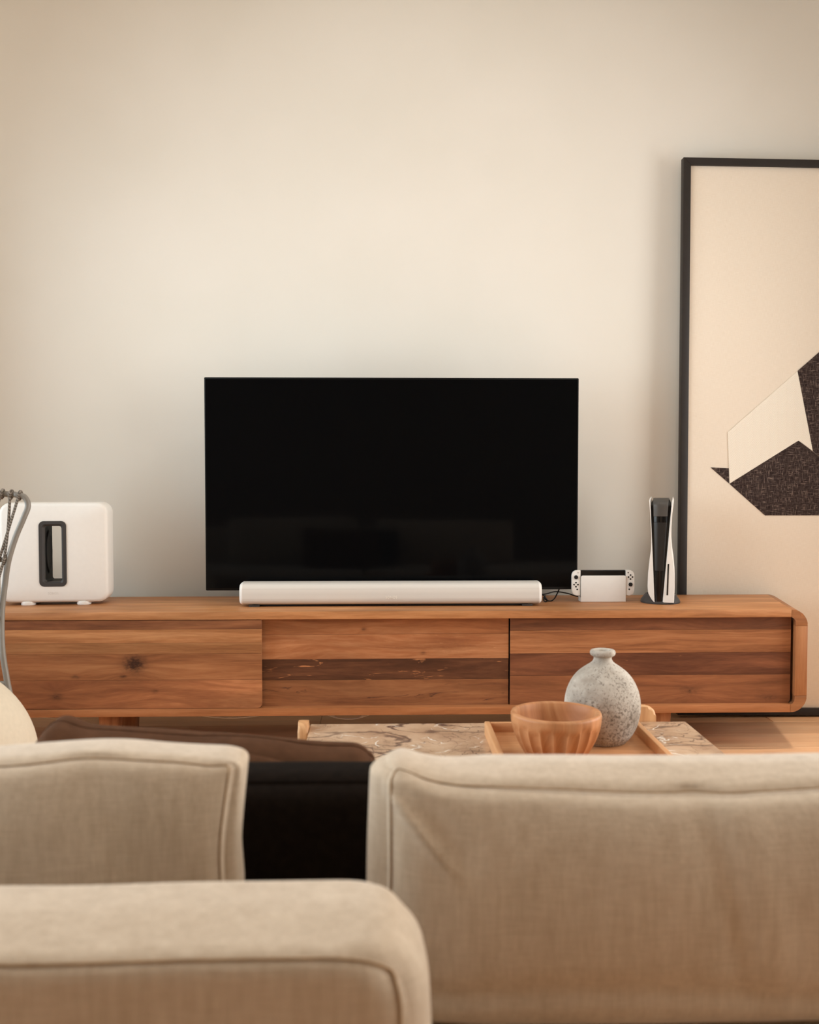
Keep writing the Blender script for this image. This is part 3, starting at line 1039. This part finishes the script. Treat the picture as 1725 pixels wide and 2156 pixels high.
# ------------------------------------------------------------------ framed textile picture leaning behind the cabinet
pic = thing('framed_picture', 'large black framed picture of cut fabric shapes leaning against the wall behind the cabinet', 'picture', (1.9, 4.20, 0))
FL, FR_, FB, FT = 1.270, 2.45, 0.0, 2.370
LEAN = 0.018


def pic_pt(x, yoff, z):
    rr = -0.0095
    k = 4.205 + yoff + z * LEAN
    return Vector((x + (z - 0.0) * 0.004 + 0.0, k, max(0.0, z + (x - FL) * rr * 1.0 + (0.012 if z < 0.1 else 0.0))))


def pic_bm(pts, y0, y1, bev=0.0):
    b = prism(pts, y0, y1, bev)
    for v in b.verts:
        v.co = pic_pt(v.co.x, v.co.y, v.co.z)
    return b


BW, BD = 0.031, 0.032
obj('frame_stile', pic_bm([(FL, FB), (FL + BW, FB + BW), (FL + BW, FT - BW), (FL, FT)], -BD, 0.006, 0.0015), M['frame_black'], pic)
obj('frame_stile', pic_bm([(FR_, FB), (FR_ - BW, FB + BW), (FR_ - BW, FT - BW), (FR_, FT)], -BD, 0.006, 0.0015), M['frame_black'], pic)
obj('frame_rail', pic_bm([(FL, FT), (FR_, FT), (FR_ - BW, FT - BW), (FL + BW, FT - BW)], -BD, 0.006, 0.0015), M['frame_black'], pic)
obj('frame_rail', pic_bm([(FL, FB), (FR_, FB), (FR_ - BW, FB + BW), (FL + BW, FB + BW)], -BD, 0.006, 0.0015), M['frame_black'], pic)
obj('canvas', pic_bm([(FL + BW, FB + BW), (FR_ - BW, FB + BW), (FR_ - BW, FT - BW), (FL + BW, FT - BW)], -0.018, 0.0), M['canvas'], pic, 0)
# the pieces of fabric, placed with the in-plane tilt taken out again
un = lambda pts: [(x - z * 0.004, z + (x - FL) * 0.0095) for x, z in pts]
obj('fabric_shape', pic_bm(un([(1.406, 1.067), (1.484, 1.063), (1.487, 0.998)]), -0.0205, -0.0182, 0.0006), M['tweed'], pic, 0, label='small dark brown tweed triangle')
obj('fabric_shape', pic_bm(un([(1.478, 1.216), (1.776, 1.475), (1.845, 1.136), (1.783, 1.182), (1.487, 0.998)]), -0.0212, -0.0182, 0.0006), M['herringbone'], pic, 0, label='cream herringbone fabric arrow')
obj('fabric_shape', pic_bm(un([(1.488, 0.997), (1.782, 1.181), (1.844, 1.135), (1.90, 1.092), (2.06, 1.02), (2.16, 0.862), (1.642, 0.862)]), -0.0205, -0.0182, 0.0006), M['tweed'], pic, 0, label='large dark brown tweed base shape')
obj('fabric_shape', pic_bm(un([(1.777, 1.477), (1.867, 1.555), (1.98, 1.65), (2.12, 1.50), (2.06, 1.03), (1.901, 1.094), (1.846, 1.136)]), -0.0205, -0.0182, 0.0006), M['tweed'], pic, 0, label='tall dark brown tweed upper shape')

# ------------------------------------------------------------------ marble coffee table
tab = thing('coffee_table', 'low coffee table with veined brown marble top and pale wood legs behind the sofa', 'table', (0.30, 2.18, 0))
TX0, TX1, TY0, TY1, TZ = -0.177, 0.785, 1.84, 2.518, 0.41
obj('marble_top', box((TX0, TY0, TZ - 0.03), (TX1, TY1, TZ), 0.003), M['marble'], tab)


def board(pts, a, c, plane):
    return prism(pts, a, c, 0.007, plane, seg=3)


def rtop(a, c, zt, r):
    out = [(a, 0.0), (c, 0.0)]
    out += [(c - r + r * cos(q), zt - r + r * sin(q)) for q in [pi / 2 * j / 6 for j in range(7)]]
    out += [(a + r - r * sin(q), zt - r + r * cos(q)) for q in [pi / 2 * j / 6 for j in range(7)]]
    return out


obj('leg', board(rtop(2.435, 2.50, 0.430, 0.020), TX0 - 0.0265, TX0 - 0.001, 'YZ'), M['table_wood'], tab)
obj('leg', board(rtop(0.560, 0.709, 0.447, 0.022), TY1 + 0.001, TY1 + 0.029, 'XZ'), M['table_wood'], tab)
obj('leg', board(rtop(1.86, 2.02, 0.430, 0.022), TX1 + 0.001, TX1 + 0.029, 'YZ'), M['table_wood'], tab)
obj('leg', board(rtop(-0.10, 0.05, 0.430, 0.022), TY0 - 0.029, TY0 - 0.001, 'XZ'), M['table_wood'], tab)
obj('under_frame', box((TX0 + 0.03, TY0 + 0.03, TZ - 0.075), (TX1 - 0.03, TY1 - 0.03, TZ - 0.0305), 0.003), M['table_wood'], tab)

# tray
tray = thing('serving_tray', 'rectangular pale wooden tray with low rim lying on the marble table', 'tray', (0.44, 2.17, TZ))
RX0, RX1, RY0, RY1, RZ = 0.254, 0.630, 1.93, 2.40, 0.444
obj('tray_floor', box((RX0 + 0.010, RY0 + 0.010, TZ), (RX1 - 0.010, RY1 - 0.010, TZ + 0.010), 0.001), M['tray_wood_x'], tray)
obj('rim', box((RX0, RY0, TZ), (RX0 + 0.013, RY1, RZ), 0.002), M['tray_wood_y'], tray)
obj('rim', box((RX1 - 0.013, RY0, TZ), (RX1, RY1, RZ), 0.002), M['tray_wood_y'], tray)
obj('rim', box((RX0 + 0.013, RY1 - 0.013, TZ), (RX1 - 0.013, RY1, RZ - 0.001), 0.002), M['tray_wood_x'], tray)
obj('rim', box((RX0 + 0.013, RY0, TZ), (RX1 - 0.013, RY0 + 0.013, RZ - 0.001), 0.002), M['tray_wood_x'], tray)

# bowl with gouged flutes
NB = 168


def bowl_r(r, z, a):
    if r > 0.05 and 0.006 < z < 0.104:
        ph = (a * 21 / (2 * pi)) % 1.0
        gouge = sqrt(max(0, 1 - ((ph - 0.5) / 0.46) ** 2)) if abs(ph - 0.5) < 0.46 else 0
        idx = int(a * 21 / (2 * pi))
        top = 0.088 + 0.005 * sin(idx * 2.3)
        w = max(0, min(1, (z - 0.010) / 0.012)) * max(0, min(1, (top - z) / 0.010))
        return r - 0.0066 * gouge * w
    return r


bp = [(0.0005, 0.0), (0.050, 0.0), (0.054, 0.002)]
for i in range(1, 19):
    k = i / 18
    bp.append((0.054 + 0.0445 * sin(k * pi / 2) ** 0.8 if k < 1 else 0.0985, 0.002 + 0.100 * k))
bp += [(0.0985, 0.105), (0.0965, 0.1085), (0.093, 0.1095), (0.0885, 0.1085), (0.0865, 0.105), (0.085, 0.090), (0.078, 0.060), (0.062, 0.030), (0.035, 0.017), (0.0005, 0.014)]
nb = len(bp)
outer = {i for i in range(3, 22)}
bb = bmesh.new()
loops = []
for i, (r, z) in enumerate(bp):
    loops.append([(0.384 + (bowl_r(r, z, 2 * pi * k / NB) if i in outer else r) * cos(2 * pi * k / NB),
                   2.148 + (bowl_r(r, z, 2 * pi * k / NB) if i in outer else r) * sin(2 * pi * k / NB), TZ + 0.0102 + z) for k in range(NB)])
obj('wooden_bowl', loft(loops), M['bowl_wood'], None, 50, label='round carved wooden bowl with fluted sides on the tray', cat='bowl')

# vase
vp = [(0.0005, 0), (0.050, 0.0), (0.058, 0.004), (0.070, 0.018), (0.081, 0.040), (0.087, 0.064), (0.0885, 0.086), (0.0865, 0.106), (0.081, 0.126), (0.071, 0.146), (0.057, 0.163), (0.040, 0.176), (0.028, 0.184), (0.0225, 0.190),
      (0.0205, 0.196), (0.0225, 0.200), (0.0275, 0.203), (0.0295, 0.208), (0.0285, 0.213), (0.024, 0.2155), (0.0185, 0.214), (0.0155, 0.207), (0.0145, 0.19), (0.020, 0.178), (0.0005, 0.172)]
vc = (0.521, 2.304, TZ + 0.0102)


def vase_r(r, z, a):
    return r * (1 + 0.012 * noise.noise(Vector((cos(a) * 1.4, sin(a) * 1.4, z * 12)))) if r > 0.01 else r


vl = spline([(r, 0, z) for r, z in vp], 3)
obj('vase', lathe([(max(0.0004, p.x), p.z) for p in vl], vc, 64, fn=vase_r), M['stoneware'], None, 60,
    label='squat grey pitted stoneware vase with narrow neck behind the wooden bowl', cat='vase')

# ------------------------------------------------------------------ grey rope lounge chair at the left edge
ch = thing('rope_chair', 'grey metal tube chair strung with grey rope at the left edge before the subwoofer', 'chair', (-1.3, 2.6, 0))
side = [(-1.022, 2.83, 0.986), (-0.998, 2.83, 0.980), (-0.9885, 2.83, 0.955), (-0.998, 2.82, 0.920), (-1.017, 2.81, 0.868), (-1.034, 2.80, 0.804), (-1.045, 2.80, 0.738), (-1.051, 2.79, 0.658), (-1.044, 2.77, 0.565), (-1.030, 2.76, 0.484), (-1.016, 2.75, 0.428), (-0.995, 2.73, 0.34), (-0.985, 2.69, 0.25), (-0.985, 2.62, 0.218)]
XM = -1.31
mir = lambda p: (2 * XM - p[0], p[1], p[2])
top = [(-1.05, 2.835, 0.988), (XM, 2.845, 1.002), mir((-1.05, 2.835, 0.988))]
whole = side[::-1] + top + [mir(p) for p in side]
obj('back_frame', tube(whole, 0.0082, 10, per=6), M['grey_tube'], ch, 60)
rails = []
for z, x, yy in ((0.806, -1.034, 2.802), (0.640, -1.049, 2.788), (0.468, -1.027, 2.757)):
    obj('cross_rail', tube([(x, yy, z), (XM, yy + 0.02, z - 0.004), (2 * XM - x, yy, z)], 0.0068, 8), M['grey_tube'], ch, 60)
    rails.append((z, x, yy))
levels = [(0.984, -1.012, 2.834)] + [(z, x - 0.010, yy) for z, x, yy in rails]
for row_, ((za, xa, ya), (zb_, xb, yb)) in enumerate(zip(levels[:-1], levels[1:])):
    for i in range(24):
        x0 = xa - i * 0.0245
        xe_ = x0 - (0.046 if i % 2 == 0 else -0.008)
        lo_x, hi_x = 2 * XM - xb, xb
        xe_ = max(lo_x, min(hi_x, xe_))
        zarc = 0.014 * (1 - ((x0 - XM) / 0.3) ** 2) if row_ == 0 else 0.0
        obj('rope', tube([(x0, ya - 0.008, za + zarc), ((x0 + xe_) / 2 + 0.003 * sin(i * 2.1), (ya + yb) / 2 - 0.007, (za + zb_) / 2), (xe_, yb - 0.007, zb_)], 0.0042, 6, per=4), M['rope'], ch, 60)
        lp = [(x0 + 0.002 * sin(q), ya + 0.0105 * cos(q), za + zarc + 0.0105 * sin(q)) for q in [2 * pi * j / 8 for j in range(8)]]
        obj('rope_wrap', tube(lp, 0.0052, 6, closed=True, per=2), M['rope'], ch, 60)
ring_ = [(-0.985, 2.62, 0.218), (-0.99, 2.30, 0.222), (-1.03, 2.20, 0.222), (XM, 2.17, 0.222), mir((-1.03, 2.20, 0.222)), mir((-0.99, 2.30, 0.222)), mir((-0.985, 2.62, 0.218))]
obj('seat_frame', tube(ring_, 0.0082, 8), M['grey_tube'], ch, 60)
for i in range(9):
    yy = 2.24 + i * 0.045
    obj('rope', tube([(-0.99, yy, 0.222), (XM, yy, 0.216), (2 * XM + 0.99, yy, 0.222)], 0.004, 6), M['rope'], ch, 60)
for x in (-0.99, 2 * XM + 0.99):
    s = 1 if x > XM else -1
    obj('leg', tube([(x, 2.32, 0.222), (x + s * 0.01, 2.30, 0.11), (x + s * 0.02, 2.28, 0.008)], 0.008, 8), M['grey_tube'], ch, 60)
    obj('leg', tube([(x, 2.62, 0.218), (x + s * 0.01, 2.68, 0.11), (x + s * 0.02, 2.74, 0.008)], 0.008, 8), M['grey_tube'], ch, 60)

cc = (-1.162, 2.49, 0.326)
bb = bmesh.new()
bmesh.ops.create_icosphere(bb, subdivisions=5, radius=1.0)
for v in bb.verts:
    p = v.co
    n_ = 2.0 if p.z > 0 else 2.4
    s_ = (abs(p.x) ** n_ + abs(p.y) ** n_ + abs(p.z) ** n_) ** (-1 / n_)
    q = p * s_
    v.co = Vector((cc[0] + q.x * 0.300, cc[1] + q.y * 0.235, cc[2] + q.z * (0.263 if q.z > 0 else 0.095)))
obj('seat_cushion', bb, M['cream'], None, 60, label='plump smooth cream cushion lying on the rope chair', cat='cushion')

# ------------------------------------------------------------------ sofa
sofa = thing('sofa', 'beige linen sofa seen from behind with low boxy backrest at the left', 'sofa', (-0.1, 1.3, 0))


def back_extra(p, q):
    # the top slopes a little toward the viewer
    if q[2] > 0:
        p.z -= 0.010 * max(0, -q[1]) * q[2]
    return p




def back_round(q):
    k = max(0.0, min(1.0, (abs(q[0]) - 0.90) / 0.10))
    k = k * k * (3 - 2 * k)
    return (0.055, 0.016 + 0.020 * k, 0.015 + 0.047 * k)


BX0, BX1 = -1.62, 0.041
bf = soft_fn(((BX0 + BX1) / 2, 0.8915, 0.369), ((BX1 - BX0) / 2, 0.0745, 0.288), back_round, (0.010, 0.004, 0.003), 0.0, 0.0035, 3.0, 0.0, back_extra, 2.6)
br = obj('backrest', soft_box(bf, 90, 16, 34), M['linen_sofa'], sofa, 0)
for p in br.data.polygons:
    p.use_smooth = True
obj('piping', tube(seam_loop(bf, -0.93, 0.972, 60, 0.990), 0.0016, 6, closed=True, per=2), M['linen_seam'], br, 60)
ff = soft_fn((-0.10, 1.335, 0.24), (1.52, 0.345, 0.095), 0.03, (0, 0, 0), 0, 0.002, 9.0)
obj('base', soft_box(ff, 40, 12, 8), M['linen_sofa'], sofa, 60)
for x0, x1, sd in ((-1.60, -0.105, 1.0), (-0.095, 1.40, 2.0)):
    sf = soft_fn(((x0 + x1) / 2, 1.34, 0.380), ((x1 - x0) / 2, 0.345, 0.042), 0.03, (0.0, 0.0, 0.004), 0, 0.002, sd)
    obj('seat_pad', soft_box(sf, 40, 16, 6), M['linen_sofa'], sofa, 60)
for x in (-1.5, 1.3):
    for yy in (1.06, 1.6):
        obj('leg', box((x - 0.03, yy - 0.03, 0.0), (x + 0.03, yy + 0.03, 0.155), 0.004), M['teak_bottom'], sofa)

# left back cushion
LC = (-0.585, 1.1385, 0.5805)


def left_extra(p, q):
    # top edge: a plump rise toward the right with a pinched corner
    if q[2] > 0.3:
        w = (q[2] - 0.3) / 0.7
        u = q[0]
        p.z += w * (0.008 * math.exp(-((u - 0.62) / 0.22) ** 2) - 0.003 * math.exp(-((u - 0.93) / 0.05) ** 2) * max(0, -q[1]))
        p.x += 0.010 * max(0, u - 0.8) / 0.2 * w
    if q[0] > 0.8:
        p.x += -0.006 * max(0, q[2]) * (1 - max(0, q[2])) * 2 + 0.004 * max(0, -q[2])
    # drape folds on the back face
    if q[1] < -0.9:
        p.y += 0.0035 * sin(p.x * 42 + 2.0 * p.z * 9) * (0.4 + 0.6 * noise.noise(Vector((p.x * 5, p.z * 6, 3))))
    return p


lf = soft_fn(LC, (0.422, 0.0385, 0.152), lambda q: (0.030, 0.014, 0.014), (0.006, 0.048, 0.003), 0.004, 0.0032, 1.0, 0.0, left_extra, 5.0)
lc = obj('back_cushion', soft_box(lf, 90, 16, 44), M['linen'], None, 0, label='linen sofa back cushion standing behind the boxy backrest at left', cat='cushion')
for p in lc.data.polygons:
    p.use_smooth = True
obj('seam', tube(seam_loop(lf, -0.93, 0.970, 60, 0.985), 0.0010, 6, closed=True, per=2), M['linen_seam'], lc, 60)

# right back cushion
RC = (0.4405, 1.135, 0.570)


def right_extra(p, q):
    if q[2] > 0.3:
        w = (q[2] - 0.3) / 0.7
        p.z -= w * 0.011 * math.exp(-((q[0] + 0.2) / 0.5) ** 2) * max(0, -q[1])
        p.z += w * (0.016 * math.exp(-((q[0] + 0.96) / 0.10) ** 2) - 0.004 * (q[0] + 1) * 0.5)
    if q[1] < -0.85:
        # diagonal pull fold from the upper left corner
        ax, az = -0.435, 0.135
        bx, bz = -0.365, 0.055
        tx, tz = bx - ax, bz - az
        L2 = tx * tx + tz * tz
        k = ((p.x - ax) * tx + (p.z - az) * tz) / L2
        dx, dz = p.x - ax - k * tx, p.z - az - k * tz
        d = (dx * tz - dz * tx) / sqrt(L2)
        env = max(0, min(1, (k + 0.1) / 0.25)) * max(0, min(1, (1.25 - k) / 0.5))
        p.y -= 0.009 * math.exp(-(d / 0.006) ** 2) * env - 0.004 * math.exp(-((d + 0.022) / 0.014) ** 2) * env
        # soft upright folds near the middle
        p.y += 0.005 * math.exp(-((p.x + 0.075 + 0.25 * (p.z - 0.05)) / 0.016) ** 2) * max(0, min(1, (p.z + 0.12) / 0.1))
        p.y -= 0.004 * math.exp(-((p.x + 0.035 + 0.2 * (p.z - 0.05)) / 0.022) ** 2) * max(0, min(1, (p.z + 0.12) / 0.1))
        p.y += 0.006 * math.exp(-((p.z + 0.085 + 0.01 * sin(p.x * 9)) / 0.014) ** 2)
    return p


rf = soft_fn(RC, (0.452, 0.055, 0.144), lambda q: (0.042 + 0.018 * max(0.0, min(1.0, (-q[0] - 0.7) / 0.2)), 0.018 + 0.034 * max(0.0, min(1.0, (-q[0] - 0.7) / 0.2)), 0.016 if q[2] > 0 else 0.05), (0.006, 0.050, 0.004), 0.006, 0.004, 7.0, 0.0, right_extra, 3.6)
rc = obj('back_cushion', soft_box(rf, 110, 18, 56), M['linen'], None, 0, label='wide linen sofa back cushion filling the lower right corner', cat='cushion')
for p in rc.data.polygons:
    p.use_smooth = True
obj('seam', tube(seam_loop(rf, -0.90, 0.965, 60, 0.985), 0.0012, 6, closed=True, per=2), M['linen_seam'], rc, 60)
for c_ in (lc, rc):
    c_['group'] = 'linen back cushions of the sofa'

# black pillow in the gap and brown pillow beyond it
kf = soft_fn((-0.095, 1.310, 0.544), (0.22, 0.050, 0.117), 0.03, (0, 0.012, 0.004), 0.02, 0.003, 4.0)
kc = obj('black_pillow', soft_box(kf, 40, 12, 26), M['black_velvet'], None, 60, label='black square pillow seen in the gap between the two linen cushions', cat='pillow')
obj('piping', tube(seam_loop(kf, -0.8, 0.99, 40), 0.0008, 6, closed=True, per=2), M['black_velvet'], kc, 60)


def brown_extra(p, q):
    if q[2] > 0.2:
        w = (q[2] - 0.2) / 0.8
        p.z -= w * 0.032 * (q[0] + 1) * 0.5
        p.z += w * (0.012 * math.exp(-((q[0] + 0.86) / 0.10) ** 2) + 0.004 * sin(p.x * 31) * max(0, -q[1] + 0.4))
    return p


wf = soft_fn((-0.252, 1.442, 0.553), (0.246, 0.058, 0.127), 0.035, (0, 0.012, 0.006), 0.015, 0.005, 8.0, 0.02, brown_extra, 5.0)
wc = obj('brown_pillow', soft_box(wf, 60, 14, 26), M['brown_velvet'], None, 60, label='dark brown velvet pillow leaning just beyond the black pillow', cat='pillow')
obj('piping', tube(seam_loop(wf, 0.0, 0.99, 40), 0.0018, 6, closed=True, per=2), M['brown_velvet'], wc, 60)
